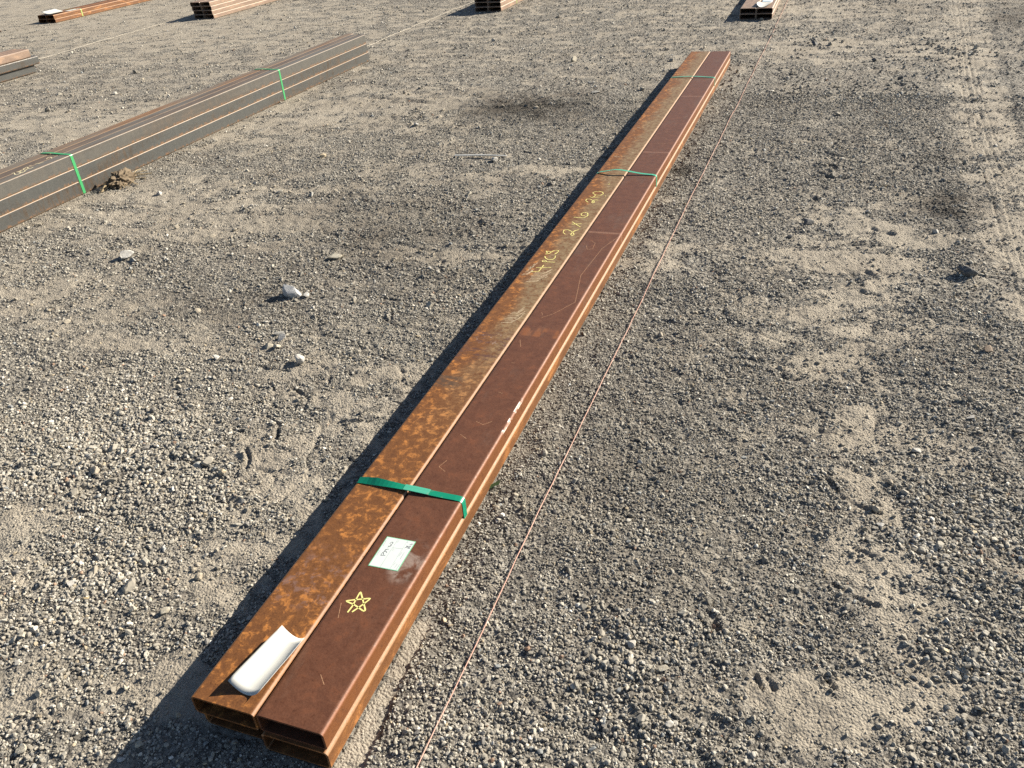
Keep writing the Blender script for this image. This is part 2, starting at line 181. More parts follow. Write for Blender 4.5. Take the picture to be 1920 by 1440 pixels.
# ------------------------------------------------------------------ node helpers
class NT:
    def __init__(s, name):
        s.m = bpy.data.materials.new(name); s.m.use_nodes = True; s.t = s.m.node_tree; s.t.nodes.clear()
        s.out = s.n('ShaderNodeOutputMaterial'); s.p = s.n('ShaderNodeBsdfPrincipled'); s.l(s.p.outputs[0], s.out.inputs[0])
    def n(s, typ, **kw):
        x = s.t.nodes.new(typ)
        for k, v in kw.items(): setattr(x, k, v)
        return x
    def l(s, a, b): s.t.links.new(a, b)
    def put(s, sock, v):
        if isinstance(v, bpy.types.NodeSocket): s.l(v, sock)
        elif isinstance(v, (tuple, list)) and len(v) == 3 and sock.type == 'RGBA': sock.default_value = (*v, 1)
        else: sock.default_value = v
    def noise(s, vec, scale, detail=2, rough=0.5, dist=0):
        x = s.n('ShaderNodeTexNoise'); s.put(x.inputs['Vector'], vec); x.inputs['Scale'].default_value = scale
        x.inputs['Detail'].default_value = detail; x.inputs['Roughness'].default_value = rough; x.inputs['Distortion'].default_value = dist
        return x.outputs[0]
    def voro(s, vec, scale, out='Distance', rnd=1):
        x = s.n('ShaderNodeTexVoronoi'); s.put(x.inputs['Vector'], vec); x.inputs['Scale'].default_value = scale; x.inputs['Randomness'].default_value = rnd
        return x.outputs[out]
    def math(s, op, a, b=0.0, c=0.0, clamp=False):
        x = s.n('ShaderNodeMath', operation=op); x.use_clamp = clamp
        s.put(x.inputs[0], a); s.put(x.inputs[1], b); s.put(x.inputs[2], c); return x.outputs[0]
    def ss(s, a, b, v):
        x = s.n('ShaderNodeMapRange'); x.interpolation_type = 'SMOOTHSTEP'
        s.put(x.inputs[0], v); s.put(x.inputs[1], a); s.put(x.inputs[2], b); return x.outputs[0]
    def lin(s, a, b, c, d, v):
        x = s.n('ShaderNodeMapRange'); s.put(x.inputs[0], v)
        for i, q in enumerate((a, b, c, d)): s.put(x.inputs[1 + i], q)
        return x.outputs[0]
    def mix(s, f, a, b, blend='MIX'):
        x = s.n('ShaderNodeMix', data_type='RGBA', blend_type=blend); s.put(x.inputs[0], f); s.put(x.inputs[6], a); s.put(x.inputs[7], b); return x.outputs[2]
    def vmul(s, v, k):
        x = s.n('ShaderNodeVectorMath', operation='MULTIPLY'); s.put(x.inputs[0], v); x.inputs[1].default_value = k; return x.outputs[0]
    def vadd(s, v, k):
        x = s.n('ShaderNodeVectorMath', operation='ADD'); s.put(x.inputs[0], v); s.put(x.inputs[1], k); return x.outputs[0]
    def obj(s): return s.n('ShaderNodeTexCoord').outputs['Object']
    def attr(s, name, typ='GEOMETRY', out='Fac'):
        x = s.n('ShaderNodeAttribute', attribute_name=name, attribute_type=typ); return x.outputs[out]
    def rand(s): return s.n('ShaderNodeObjectInfo').outputs['Random']
    def xyz(s, v):
        x = s.n('ShaderNodeSeparateXYZ'); s.put(x.inputs[0], v); return x.outputs
    def bump(s, h, dist, strength=1.0, prev=None):
        x = s.n('ShaderNodeBump'); x.inputs['Distance'].default_value = dist; s.put(x.inputs['Strength'], strength)
        s.put(x.inputs['Height'], h)
        if prev is not None: s.l(prev, x.inputs['Normal'])
        return x.outputs[0]
    def fin(s, col, rough=0.7, spec=0.4, normal=None, metal=0.0):
        s.put(s.p.inputs['Base Color'], col); s.put(s.p.inputs['Roughness'], rough); s.put(s.p.inputs['Specular IOR Level'], spec); s.put(s.p.inputs['Metallic'], metal)
        if normal is not None: s.l(normal, s.p.inputs['Normal'])
        return s.m

def plain(name, col, rough=0.6, spec=0.4, var=0.15, scale=60):
    k = NT(name); v = k.obj()
    c = k.mix(k.noise(v, scale, 4), tuple(q * (1 - var) for q in col), tuple(min(1, q * (1 + var)) for q in col))
    return k.fin(c, rough, spec)

# ------------------------------------------------------------------ ground
def mat_ground():
    k = NT('yard_dirt'); v = k.obj()
    dust = k.attr('dust'); dark = k.attr('dark')
    cell = k.voro(v, 120, 'Color'); cs = k.xyz(cell)[0]
    cell2 = k.xyz(k.voro(v, 52, 'Color'))[1]
    n = k.noise(v, 260, 4, 0.65); n2 = k.noise(v, 26, 5, 0.6); n3 = k.noise(v, 3.0, 3, 0.5)
    grit = k.mix(k.ss(0.15, 0.95, cs), (0.14, 0.13, 0.112), (0.30, 0.28, 0.242))
    grit = k.mix(k.math('MULTIPLY', k.ss(0.75, 0.95, cell2), 0.5), grit, (0.44, 0.41, 0.35))
    grit = k.mix(k.math('MULTIPLY', k.ss(0.25, 0.05, cell2), 0.5), grit, (0.10, 0.095, 0.09))
    silt = k.mix(n2, (0.28, 0.25, 0.20), (0.41, 0.37, 0.305))
    silt = k.mix(k.math('MULTIPLY', k.ss(0.55, 0.75, n), 0.5), silt, (0.20, 0.175, 0.14))
    d2 = k.ss(0.25, 0.72, k.math('ADD', dust, k.math('MULTIPLY', k.math('SUBTRACT', n2, 0.5), 0.5)))
    col = k.mix(d2, grit, silt)
    col = k.mix(k.math('MULTIPLY', dark, 0.80), col, (0.040, 0.033, 0.027))
    col = k.mix(k.math('MULTIPLY', k.ss(0.4, 0.65, n3), 0.18), col, (0.16, 0.13, 0.10))
    hgt = k.math('ADD', k.math('MULTIPLY', k.voro(v, 150), -0.8), k.math('MULTIPLY', n, 0.9))
    b1 = k.bump(hgt, 0.006, 1.0)
    b2 = k.bump(k.math('MULTIPLY', k.voro(v, 62), -1.0), 0.010, k.math('SUBTRACT', 0.9, k.math('MULTIPLY', d2, 0.75)), b1)
    return k.fin(col, 0.92, 0.15, b2)

def graded(lo, hi, a, b, fine, grow=1.018, far=300.0):
    """coordinates: step `fine` between a and b, growing outwards to lo / hi and on to the horizon."""
    out = list(np.arange(a, b, fine)); s = fine; p = out[-1]
    while p < far:
        s = s * (grow if p < hi else 1.5); p += s; out.append(p)
    s = fine; p = out[0]; L = []
    while p > -far:
        s = s * (grow if p > lo else 1.5); p -= s; L.append(p)
    return np.array(L[::-1] + out)

gx = graded(-15, 4.5, -1.3, 1.9, 0.0058, 1.0062)
gy = graded(-2.5, 16, -0.35, 2.2, 0.0058, 1.0062)
X, Y = np.meshgrid(gx, gy); nx, ny = len(gx), len(gy)
Z = np.zeros_like(X); fd = [np.zeros_like(X) for _ in range(3)]
for r0 in range(0, ny, 100):
    s = slice(r0, min(ny, r0 + 100)); xx, yy = X[s].ravel(), Y[s].ravel()
    Z[s] = height(xx, yy).reshape(-1, nx)
    d, kk, cc, led = fields(xx, yy)
    fd[0][s] = d.reshape(-1, nx); fd[1][s] = kk.reshape(-1, nx)
i = np.arange(nx * ny).reshape(ny, nx)
q = np.stack([i[:-1, :-1], i[:-1, 1:], i[1:, 1:], i[1:, :-1]], -1).reshape(-1, 4)
me = bpy.data.meshes.new('ground')
me.vertices.add(nx * ny); me.vertices.foreach_set('co', np.stack([X, Y, Z], -1).astype(np.float32).ravel())
me.loops.add(q.size); me.loops.foreach_set('vertex_index', q.astype(np.int32).ravel())
me.polygons.add(len(q)); me.polygons.foreach_set('loop_start', np.arange(0, q.size, 4, dtype=np.int32))
me.polygons.foreach_set('use_smooth', np.ones(len(q), dtype=bool))
for nm, arr in (('dust', fd[0]), ('dark', fd[1])):
    a = me.attributes.new(nm, 'FLOAT', 'POINT'); a.data.foreach_set('value', arr.astype(np.float32).ravel())
me.materials.append(mat_ground()); me.update(); me.validate()
print('ground tris', len(q) * 2)
ground = link('ground', me)
tag(ground, 'grey brown gravel yard with pale dusty patches and tyre marks', None, None, 'structure')

# ------------------------------------------------------------------ gravel: loose stones on the yard
def ico(sub):
    b = bmesh.new(); bmesh.ops.create_icosphere(b, subdivisions=sub, radius=1.0)
    v = np.array([p.co[:] for p in b.verts]); f = [[p.index for p in q.verts] for q in b.faces]; b.free()
    return v, f

def stone_shape(seed, sub=2, cuts=7, rough=0.10, c0=0.45, c1=0.85):
    g = np.random.default_rng(seed); v, f = ico(sub)
    for _ in range(cuts):                                  # broken faces
        n = g.normal(size=3); n /= np.linalg.norm(n); d = g.uniform(c0, c1)
        t = v @ n; m = t > d; v[m] -= np.outer((t[m] - d) * 0.92, n)
    v *= 1 + rough * g.normal(size=(len(v), 1)) * 0.6
    v *= np.array([1.0, g.uniform(0.65, 0.95), g.uniform(0.5, 0.8)])
    return v / np.abs(v[:, 0]).max(), f

def mat_pebble():
    k = NT('gravel_stone'); v = k.obj()
    c = k.attr('tint', 'INSTANCER', 'Color'); n = k.noise(v, 2.5, 3)
    col = k.mix(1.0, c, k.mix(n, (0.75, 0.75, 0.75), (1.2, 1.18, 1.12)), 'MULTIPLY')
    return k.fin(col, 0.85, 0.25)
pm = mat_pebble()
PEB = []
for s in range(12):
    v, f = stone_shape(300 + s, 2 if s < 8 else 1)
    PEB.append(bpy.data.objects.new('pebble_shape', mesh('pebble', v.tolist(), f, pm)))

def scatter(n, dmin, dmax, size, sig, dfade):
    """n tries in the sector of ground the yard view covers, between two distances from where the photographer stands."""
    a = rng.uniform(math.radians(-80), math.radians(34), n)
    r = np.sqrt(rng.uniform(dmin ** 2, dmax ** 2, n))
    x = CAM[0] + r * np.sin(a); y = CAM[1] + r * np.cos(a)
    d, k, c, led = fields(x, y)
    cl = perlin(x * 9, y * 9, 21) * 0.35 + perlin(x * 2.5, y * 2.5, 22) * 0.3
    keep = (rng.uniform(0, 1, n) < np.clip((1.0 - dfade * np.clip(d * 1.25, 0, 1)) * (0.85 + cl), 0.03, 1)) & (foot_dist(x, y) > 0.004)
    x, y, d, k, c, led = x[keep], y[keep], d[keep], k[keep], c[keep], led[keep]
    s = size * np.exp(sig * rng.normal(size=len(x))) * (0.80 + 0.95 * c ** 1.5) * (1 - 0.35 * np.clip(d, 0, 1)) * (1 - 0.4 * led)
    s = np.minimum(s, size * 2.4)
    return x, y, s, k, d

def cobble(n, dmin, dmax, size, sig):
    x, y, s, k, d = scatter(n, dmin, dmax, size, sig, 0.2)
    c = blobs(COARSE, x, y); m = rng.uniform(0, 1, len(x)) < c * 0.8
    return x[m], y[m], np.minimum(s[m], size * 1.9), k[m], d[m]

def clods(n, dmin, dmax, size, sig):
    x, y, s, k, d = scatter(n, dmin, dmax, size, sig, 0.0)
    m = rng.uniform(0, 1, len(x)) < np.clip(d * 1.3 - 0.25, 0, 1) * sstep(-0.1, 0.3, perlin(x * 2.2, y * 2.2, 27)); d = d + 2.0
    return x[m], y[m], np.minimum(s[m], size * 2.2), k[m], d[m]

parts = [clods(16000, 1.2, 6.0, 0.0075, 0.40), clods(14000, 4.5, 12.0, 0.0115, 0.40), scatter(400000, 0.7, 3.0, 0.0027, 0.42, 0.86), scatter(440000, 2.9, 6.0, 0.0036, 0.42, 0.88), scatter(380000, 5.8, 15.5, 0.0058, 0.45, 0.80),
         scatter(2600, 0.7, 5.0, 0.0072, 0.30, 0.3), cobble(9000, 0.7, 3.2, 0.0058, 0.35), scatter(2600, 4.5, 15.0, 0.013, 0.4, 0.3)]
px = np.concatenate([p[0] for p in parts]); py = np.concatenate([p[1] for p in parts]); ps = np.concatenate([p[2] for p in parts])
pk = np.concatenate([p[3] for p in parts]); pd = np.concatenate([p[4] for p in parts]); n = len(px)
pz = height(px, py) + ps * rng.uniform(0.05, 0.45, n)
u = rng.uniform(0, 1, n)
tint = np.empty((n, 4), np.float32); tint[:, 3] = 1
base = np.array([0.275, 0.257, 0.222]); tint[:, :3] = base
for lo_, hi_, colr in ((0.50, 0.78, (0.37, 0.35, 0.305)), (0.78, 0.85, (0.50, 0.48, 0.435)), (0.85, 0.945, (0.15, 0.145, 0.138)), (0.945, 0.970, (0.36, 0.305, 0.22)), (0.970, 0.993, (0.25, 0.265, 0.27)), (0.993, 1.0, (0.27, 0.18, 0.13))):
    tint[(u >= lo_) & (u < hi_), :3] = colr
tint[:, :3] *= np.exp(0.16 * rng.normal(size=(n, 1))) * (1 - 0.74 * pk[:, None])
dm = np.where(pd > 1.5, 0.9, 0.35 * np.clip(pd, 0, 1))[:, None]; tint[:, :3] = tint[:, :3] * (1 - dm) + np.array([0.32, 0.285, 0.23]) * dm
tint = np.clip(tint, 0.01, 0.75)
me = bpy.data.meshes.new('gravel'); me.vertices.add(n); me.vertices.foreach_set('co', np.stack([px, py, pz], -1).astype(np.float32).ravel())
a = me.attributes.new('rot', 'FLOAT_VECTOR', 'POINT'); a.data.foreach_set('vector', np.stack([rng.normal(0, 0.45, n), rng.normal(0, 0.45, n), rng.uniform(0, 6.28, n)], -1).astype(np.float32).ravel())
a = me.attributes.new('scl', 'FLOAT_VECTOR', 'POINT'); a.data.foreach_set('vector', (ps[:, None] * rng.uniform(0.85, 1.15, (n, 3))).astype(np.float32).ravel())
a = me.attributes.new('idx', 'INT', 'POINT')
far = np.hypot(px - CAM[0], py - CAM[1]) > 5
a.data.foreach_set('value', np.where(far, rng.integers(8, 12, n), rng.integers(0, 8, n)).astype(np.int32))
a = me.attributes.new('tint', 'FLOAT_COLOR', 'POINT'); a.data.foreach_set('color', tint.ravel())
gravel = link('gravel', me); me.materials.append(pm)
tag(gravel, 'loose grey gravel stones scattered all over the yard', None, None, 'stuff')
g = bpy.data.node_groups.new('scatter_gravel', 'GeometryNodeTree')
g.interface.new_socket('Geometry', in_out='INPUT', socket_type='NodeSocketGeometry'); g.interface.new_socket('Geometry', in_out='OUTPUT', socket_type='NodeSocketGeometry')
gi, go = g.nodes.new('NodeGroupInput'), g.nodes.new('NodeGroupOutput')
jn = g.nodes.new('GeometryNodeJoinGeometry')
for o in reversed(PEB):
    q = g.nodes.new('GeometryNodeObjectInfo'); q.inputs['Object'].default_value = o; q.inputs['As Instance'].default_value = True
    g.links.new(q.outputs['Geometry'], jn.inputs[0])
ip = g.nodes.new('GeometryNodeInstanceOnPoints'); ip.inputs['Pick Instance'].default_value = True
def named(nm, typ):
    q = g.nodes.new('GeometryNodeInputNamedAttribute'); q.data_type = typ; q.inputs[0].default_value = nm; return q.outputs[0]
e2r = g.nodes.new('FunctionNodeEulerToRotation')
g.links.new(named('rot', 'FLOAT_VECTOR'), e2r.inputs[0]); g.links.new(e2r.outputs[0], ip.inputs['Rotation'])
g.links.new(named('scl', 'FLOAT_VECTOR'), ip.inputs['Scale']); g.links.new(named('idx', 'INT'), ip.inputs['Instance Index'])
g.links.new(gi.outputs[0], ip.inputs['Points']); g.links.new(jn.outputs[0], ip.inputs['Instance']); g.links.new(ip.outputs[0], go.inputs[0])
md = gravel.modifiers.new('scatter', 'NODES'); md.node_group = g
print('gravel stones', n)

# ------------------------------------------------------------------ steel
def rust(name, dark, mid, orange, amt=0.5, grey=None, edge=None, rough=0.55, wq=0.0762, hq=0.0508, streak=1.0, metal=0.0, hero=None, sidecol=None, blot=24, spec=0.4, ew=0.0095, scale=None):
    """weathered tube steel in the tube's own coordinates: x across, y along, z up from its underside."""
    k = NT(name); v0 = k.obj(); r = k.rand()
    off = k.n('ShaderNodeCombineXYZ'); k.l(k.math('MULTIPLY', r, 37.0), off.inputs[0]); k.l(k.math('MULTIPLY', r, 91.0), off.inputs[1]); off.inputs[2].default_value = 0.0
    v = v0 if hero else k.vadd(v0, off.outputs[0])
    x, y, z = k.xyz(v0)[:3]
    vs_ = k.vmul(v, (1, 1 / streak, 1))
    big = k.noise(vs_, 5, 4, 0.55); med = k.noise(vs_, blot, 7, 0.65, 0.4); fine = k.noise(v, 240, 4, 0.6); spk = k.noise(v, 95, 5, 0.7)
    col = k.mix(k.ss(0.30, 0.70, k.math('ADD', k.math('MULTIPLY', med, 0.6), k.math('MULTIPLY', fine, 0.4))), dark, mid)
    om = k.math('MULTIPLY', k.ss(0.56 - 0.12 * amt, 0.68 - 0.08 * amt, med), k.ss(0.38, 0.58, k.math('ADD', k.math('MULTIPLY', big, 0.5), k.math('MULTIPLY', spk, 0.5))))
    col = k.mix(k.math('MULTIPLY', om, min(1, 0.35 + amt)), col, orange)
    pit = k.ss(0.40, 0.30, spk); col = k.mix(k.math('MULTIPLY', pit, 0.55), col, tuple(q * 0.5 for q in dark))
    if grey:
        gm = k.ss(0.42, 0.56, k.math('ADD', k.math('MULTIPLY', big, 0.7), k.math('MULTIPLY', med, 0.3)))
        if hero == 'left':
            gm = k.math('MULTIPLY', k.ss(0.30, 0.5, k.math('ADD', k.math('MULTIPLY', med, 0.5), k.math('MULTIPLY', spk, 0.35))),
                        k.math('MULTIPLY', k.ss(-0.035, 0.03, k.math('ADD', x, k.math('MULTIPLY', k.math('SUBTRACT', big, 0.5), 0.20))), k.ss(1.2, 2.2, k.math('ADD', y, k.math('MULTIPLY', med, 0.8)))))
            gm = k.math('MULTIPLY', gm, 0.85)
        col = k.mix(gm, col, k.mix(fine, tuple(q * 0.8 for q in grey), tuple(q * 1.25 for q in grey)))
    if hero == 'left':
        # chain and dunnage marks across the tube near its far end, a scuffed zone near 1.55 m
        vt = k.vmul(v0, (2.0, 14, 1)); band = k.noise(vt, 1.0, 3, 0.6)
        bm = k.math('MULTIPLY', k.ss(0.60, 0.68, band), k.math('MULTIPLY', k.ss(3.9, 4.2, y), k.ss(5.3, 5.1, y)))
        col = k.mix(k.math('MULTIPLY', bm, 0.7), col, (0.075, 0.05, 0.032))
        sc = k.math('MULTIPLY', k.math('MULTIPLY', k.ss(1.30, 1.36, y), k.ss(1.58, 1.50, y)), k.ss(0.48, 0.60, k.noise(k.vmul(v0, (20, 60, 1)), 1.0, 6, 0.7)))
        col = k.mix(k.math('MULTIPLY', sc, 0.9), col, (0.085, 0.040, 0.030))
        sc3 = k.math('MULTIPLY', k.math('MULTIPLY', k.ss(1.16, 1.18, y), k.ss(1.235, 1.23, y)), k.math('MULTIPLY', k.ss(0.03, -0.01, x), k.ss(0.40, 0.52, k.noise(k.vmul(v0, (25, 60, 1)), 1.0, 4, 0.7))))
        col = k.mix(k.math('MULTIPLY', sc3, 0.8), col, (0.07, 0.045, 0.03))
        sc4 = k.math('MULTIPLY', k.math('MULTIPLY', k.ss(1.43, 1.46, y), k.ss(1.53, 1.50, y)), k.ss(0.56, 0.66, k.noise(k.vmul(v0, (60, 40, 1)), 1.0, 5, 0.7)))
        col = k.mix(k.math('MULTIPLY', sc4, 0.7), col, (0.36, 0.28, 0.25))
        sc2 = k.math('MULTIPLY', k.math('MULTIPLY', k.ss(0.24, 0.30, y), k.ss(0.48, 0.36, y)), k.ss(0.50, 0.62, k.noise(k.vmul(v0, (30, 30, 1)), 1.0, 6, 0.7)))
        col = k.mix(k.math('MULTIPLY', sc2, 0.6), col, (0.20, 0.12, 0.10))
    if sidecol:
        sm = k.math('MULTIPLY', k.ss(wq - 0.004, wq - 0.001, k.math('ABSOLUTE', x)), k.ss(0.25, 0.55, k.math('ADD', k.math('MULTIPLY', med, 0.5), k.math('MULTIPLY', spk, 0.5))))
        col = k.mix(k.math('MULTIPLY', sm, 0.75), col, sidecol)
    if hero == 'right':
        w1 = k.noise(k.vmul(v0, (18, 18, 1)), 1.0, 5, 0.65, 0.8)
        dx = k.math('SUBTRACT', x, 0.034); dy = k.math('SUBTRACT', y, 0.455)      # chalky smear round the paper tag
        rr = k.math('ADD', k.math('POWER', k.math('DIVIDE', dx, 0.042), 2.0), k.math('POWER', k.math('DIVIDE', dy, 0.075), 2.0))
        sm = k.math('MULTIPLY', k.ss(1.2, 0.4, rr), k.ss(0.42, 0.62, w1)); col = k.mix(k.math('MULTIPLY', sm, 0.55), col, (0.33, 0.27, 0.23))
        o1 = k.math('MULTIPLY', k.math('MULTIPLY', k.ss(1.52, 1.535, y), k.ss(1.60, 1.575, y)), k.ss(0.46, 0.6, k.noise(k.vmul(v0, (30, 8, 1)), 1.0, 3)))
        col = k.mix(k.math('MULTIPLY', o1, 0.32), col, (0.34, 0.12, 0.035))
        for yy in (2.44, 3.55, 4.72): 
            ln = k.math('MULTIPLY', k.ss(yy - 0.012, yy - 0.004, y), k.ss(yy + 0.012, yy + 0.004, y)); col = k.mix(k.math('MULTIPLY', ln, k.math('MULTIPLY', w1, 0.7)), col, (0.30, 0.17, 0.12))
        hz = k.math('MULTIPLY', k.ss(0.52, 0.68, k.noise(k.vmul(v0, (9, 3, 1)), 1.0, 6, 0.7)), 0.30); col = k.mix(hz, col, (0.12, 0.085, 0.065))
        wp = k.math('MULTIPLY', k.math('MULTIPLY', k.ss(0.98, 1.0, y), k.ss(1.17, 1.14, y)), k.math('MULTIPLY', k.math('MULTIPLY', k.ss(0.0685, 0.0700, x), k.ss(0.0435, 0.0455, z)), k.ss(0.51, 0.55, k.noise(k.vmul(v0, (60, 22, 60)), 1.0, 3))))
        col = k.mix(wp, col, (0.75, 0.73, 0.68))
    if scale:
        # grey mill scale flaking off the upright faces in short upright streaks, rust bleeding from the seams
        sd = k.ss(wq - 0.004, wq - 0.001, k.math('ABSOLUTE', x))
        sk = k.noise(k.vmul(v, (1, 26, 5)), 1.0, 4, 0.6); sk2 = k.noise(k.vmul(v, (1, 90, 12)), 1.0, 3, 0.6)
        gm = k.math('MULTIPLY', sd, k.ss(0.40, 0.54, k.math('ADD', k.math('MULTIPLY', sk, 0.6), k.math('MULTIPLY', sk2, 0.4))))
        if scale == 'top': gm = k.math('MULTIPLY', sd, k.lin(0.3, 0.7, 0.6, 1.0, sk))
        col = k.mix(k.math('MULTIPLY', gm, 0.85), col, k.mix(sk2, (0.045, 0.047, 0.047), (0.072, 0.073, 0.068)))
        bl = k.math('MULTIPLY', sd, k.math('MULTIPLY', k.ss(0.020, 0.004, k.math('ADD', z, k.math('MULTIPLY', k.math('SUBTRACT', sk2, 0.5), 0.03))), k.ss(0.45, 0.6, sk)))
        col = k.mix(k.math('MULTIPLY', bl, 0.45), col, (0.30, 0.135, 0.045))
    if edge:  # paler worn corners, plus a painted highlight where they face the sun
        ax = k.math('ABSOLUTE', x); zc = k.math('ABSOLUTE', k.math('SUBTRACT', z, hq / 2))
        em = k.math('MULTIPLY', k.ss(wq - ew, wq - ew * 0.6, ax), k.ss(hq / 2 - ew, hq / 2 - ew * 0.6, zc))
        em = k.math('MULTIPLY', em, k.ss(0.20, 0.5, spk)); col = k.mix(k.math('MULTIPLY', em, 0.85), col, edge)
    rg = k.lin(0.3, 0.7, rough - 0.10, rough + 0.14, spk)
    b = k.bump(k.math('ADD', k.math('MULTIPLY', fine, 0.5), spk), 0.0009, 0.55)
    b = k.bump(med, 0.0016, 0.30, b)
    return k.fin(col, rg, spec, b, metal)

M_A = rust('rust_orange_scale', (0.095, 0.038, 0.014), (0.195, 0.080, 0.024), (0.46, 0.185, 0.045), 0.50, grey=(0.185, 0.145, 0.085), edge=(0.36, 0.22, 0.14), hero='left', rough=0.60, blot=44, spec=0.25, ew=0.007)
M_B = rust('rust_dark_red', (0.078, 0.030, 0.0155), (0.128, 0.052, 0.027), (0.15, 0.05, 0.02), 0.12, edge=(0.25, 0.105, 0.055), hero='right', rough=0.52, sidecol=(0.155, 0.058, 0.018), blot=34, spec=0.28, ew=0.0065)
M_C = rust('rust_brown_orange', (0.095, 0.038, 0.013), (0.19, 0.078, 0.024), (0.40, 0.165, 0.045), 0.45, edge=(0.33, 0.19, 0.10), rough=0.55, streak=3.0)
M_D = rust('rust_tan', (0.16, 0.108, 0.078), (0.265, 0.185, 0.135), (0.36, 0.225, 0.14), 0.4, edge=(0.42, 0.33, 0.25), rough=0.55, streak=4.0)
M_S = rust('mill_scale_steel', (0.040, 0.032, 0.025), (0.085, 0.062, 0.043), (0.24, 0.11, 0.035), 0.25, grey=(0.066, 0.068, 0.064), edge=(0.30, 0.20, 0.12), ew=0.005, rough=0.42, wq=0.0381, hq=0.0762, streak=5.0, spec=0.4, scale='mid')
M_T = rust('mill_scale_rusted_top', (0.085, 0.062, 0.044), (0.145, 0.105, 0.072), (0.33, 0.175, 0.075), 0.5, grey=(0.125, 0.112, 0.092), edge=(0.20, 0.145, 0.095), ew=0.005, rough=0.46, wq=0.0381, hq=0.0762, streak=9.0, spec=0.4, scale='top')
M_TO = rust('mill_scale_orange_top', (0.14, 0.075, 0.035), (0.24, 0.125, 0.055), (0.40, 0.20, 0.08), 0.6, grey=(0.15, 0.125, 0.095), edge=(0.22, 0.15, 0.09), ew=0.005, rough=0.5, wq=0.0381, hq=0.0762, streak=9.0, spec=0.35)

def tube_mesh(name, w_, h_, t, L, mat, r=0.0095, seg=7):
    def prof(w, h, r):
        out = []
        for cx, cz, a0 in ((w / 2 - r, r, -90), (w / 2 - r, h - r, 0), (-w / 2 + r, h - r, 90), (-w / 2 + r, r, 180)):
            for s in range(seg + 1):
                a = math.radians(a0 + 90 * s / seg); out.append((cx + r * math.cos(a), cz + r * math.sin(a)))
        return out
    po = prof(w_, h_, r); pi = [(x, z + t) for x, z in prof(w_ - 2 * t, h_ - 2 * t, max(0.002, r - t))]
    n = len(po); V = [(x, y, z) for y in (0, L) for p in (po, pi) for x, z in p]; F = []
    for i in range(n):
        j = (i + 1) % n
        F.append((i, j, 2 * n + j, 2 * n + i)); F.append((n + j, n + i, 3 * n + i, 3 * n + j))
        F.append((j, i, n + i, n + j)); F.append((2 * n + i, 2 * n + j, 3 * n + j, 3 * n + i))
    return mesh(name, V, F, mat)

def ribbon_mesh(name, path, wid, mat, th=0.0009, tilt=None):
    """a flat band: path of (x, z, nx, nz) with the band's width along y; tilt = per-point (dz_near, dz_far, dy)."""
    V, F = [], []
    for i, (x, z, nx_, nz_) in enumerate(path):
        a, b, dy = tilt[i] if tilt else (0, 0, 0)
        for yy, dz in ((-wid / 2, a), (wid / 2, b)):
            for o in (0, th): V.append((x + nx_ * (o + dz), yy + dy, z + nz_ * (o + dz)))
    for i in range(len(path) - 1):
        p, q = i * 4, i * 4 + 4
        F += [(p + 1, q + 1, q + 3, p + 3), (p, p + 2, q + 2, q), (p, q, q + 1, p + 1), (p + 2, p + 3, q + 3, q + 2)]
    return mesh(name, V, F, mat)

def loop_path(x0, x1, h, lift, r=0.0095, top_n=24):
    """round the outside of a bundle; lift(u) raises the band off the top (u = 0..1 from left to right)."""
    P = []
    def arc(cx, cz, a0, a1, n=5):
        for s in range(n + 1):
            a = math.radians(a0 + (a1 - a0) * s / n); P.append((cx + r * math.cos(a), cz + r * math.sin(a), math.cos(a), math.sin(a)))
    arc(x0 + r, r, 270, 180); arc(x0 + r, h - r, 180, 90)
    for s in range(1, top_n):
        u = s / top_n; P.append((x0 + r + (x1 - x0 - 2 * r) * u, h + lift(u), 0, 1))
    arc(x1 - r, h - r, 90, 0); arc(x1 - r, r, 0, -90); P.append(P[0])
    return [(a + c * 0.0006, b + d * 0.0006, c, d) for a, b, c, d in P]

def strap_mat(name, col, rough=0.35):
    k = NT(name); v = k.obj()
    c = k.mix(k.noise(k.vmul(v, (1, 60, 1)), 8, 3), tuple(q * 0.8 for q in col), tuple(min(1, q * 1.2) for q in col))
    c = k.mix(k.math('MULTIPLY', k.ss(0.6, 0.75, k.noise(v, 40, 4)), 0.35), c, (0.25, 0.27, 0.18))
    return k.fin(c, rough, 0.5, k.bump(k.noise(k.vmul(v, (160, 160, 160)), 1.0, 2), 0.0004, 0.4))
G1 = strap_mat('green_strap', (0.004, 0.20, 0.115)); G2 = strap_mat('pale_green_strap', (0.06, 0.34, 0.21)); G3 = strap_mat('leaf_green_strap', (0.05, 0.30, 0.11)); G4 = strap_mat('yellow_green_strap', (0.34, 0.45, 0.14)); GW = strap_mat('crimped_green_strap', (0.05, 0.33, 0.22), 0.55)

def bundle(name, loc, cols, rows, tw, th, L, mats, label, t=0.0048, gap=0.003, dy=None, dx=None, group=None, r=0.0095):
    root = empty(name, loc); tag(root, label, 'steel bundle', group)
    W = cols * tw + (cols - 1) * gap; cache = {}; T = {}
    for rr in range(rows):
        for cc in range(cols):
            m = mats(cc, rr)
            if m.name not in cache: cache[m.name] = tube_mesh('steel_tube', tw, th, t, L, m, r)
            o = link('steel_tube', cache[m.name], root)
            o.location = (tw / 2 + cc * (tw + gap) + (dx(cc, rr) if dx else 0), dy(cc, rr) if dy else 0, rr * th)
            T[(cc, rr)] = o
    return root, T, W, rows * th

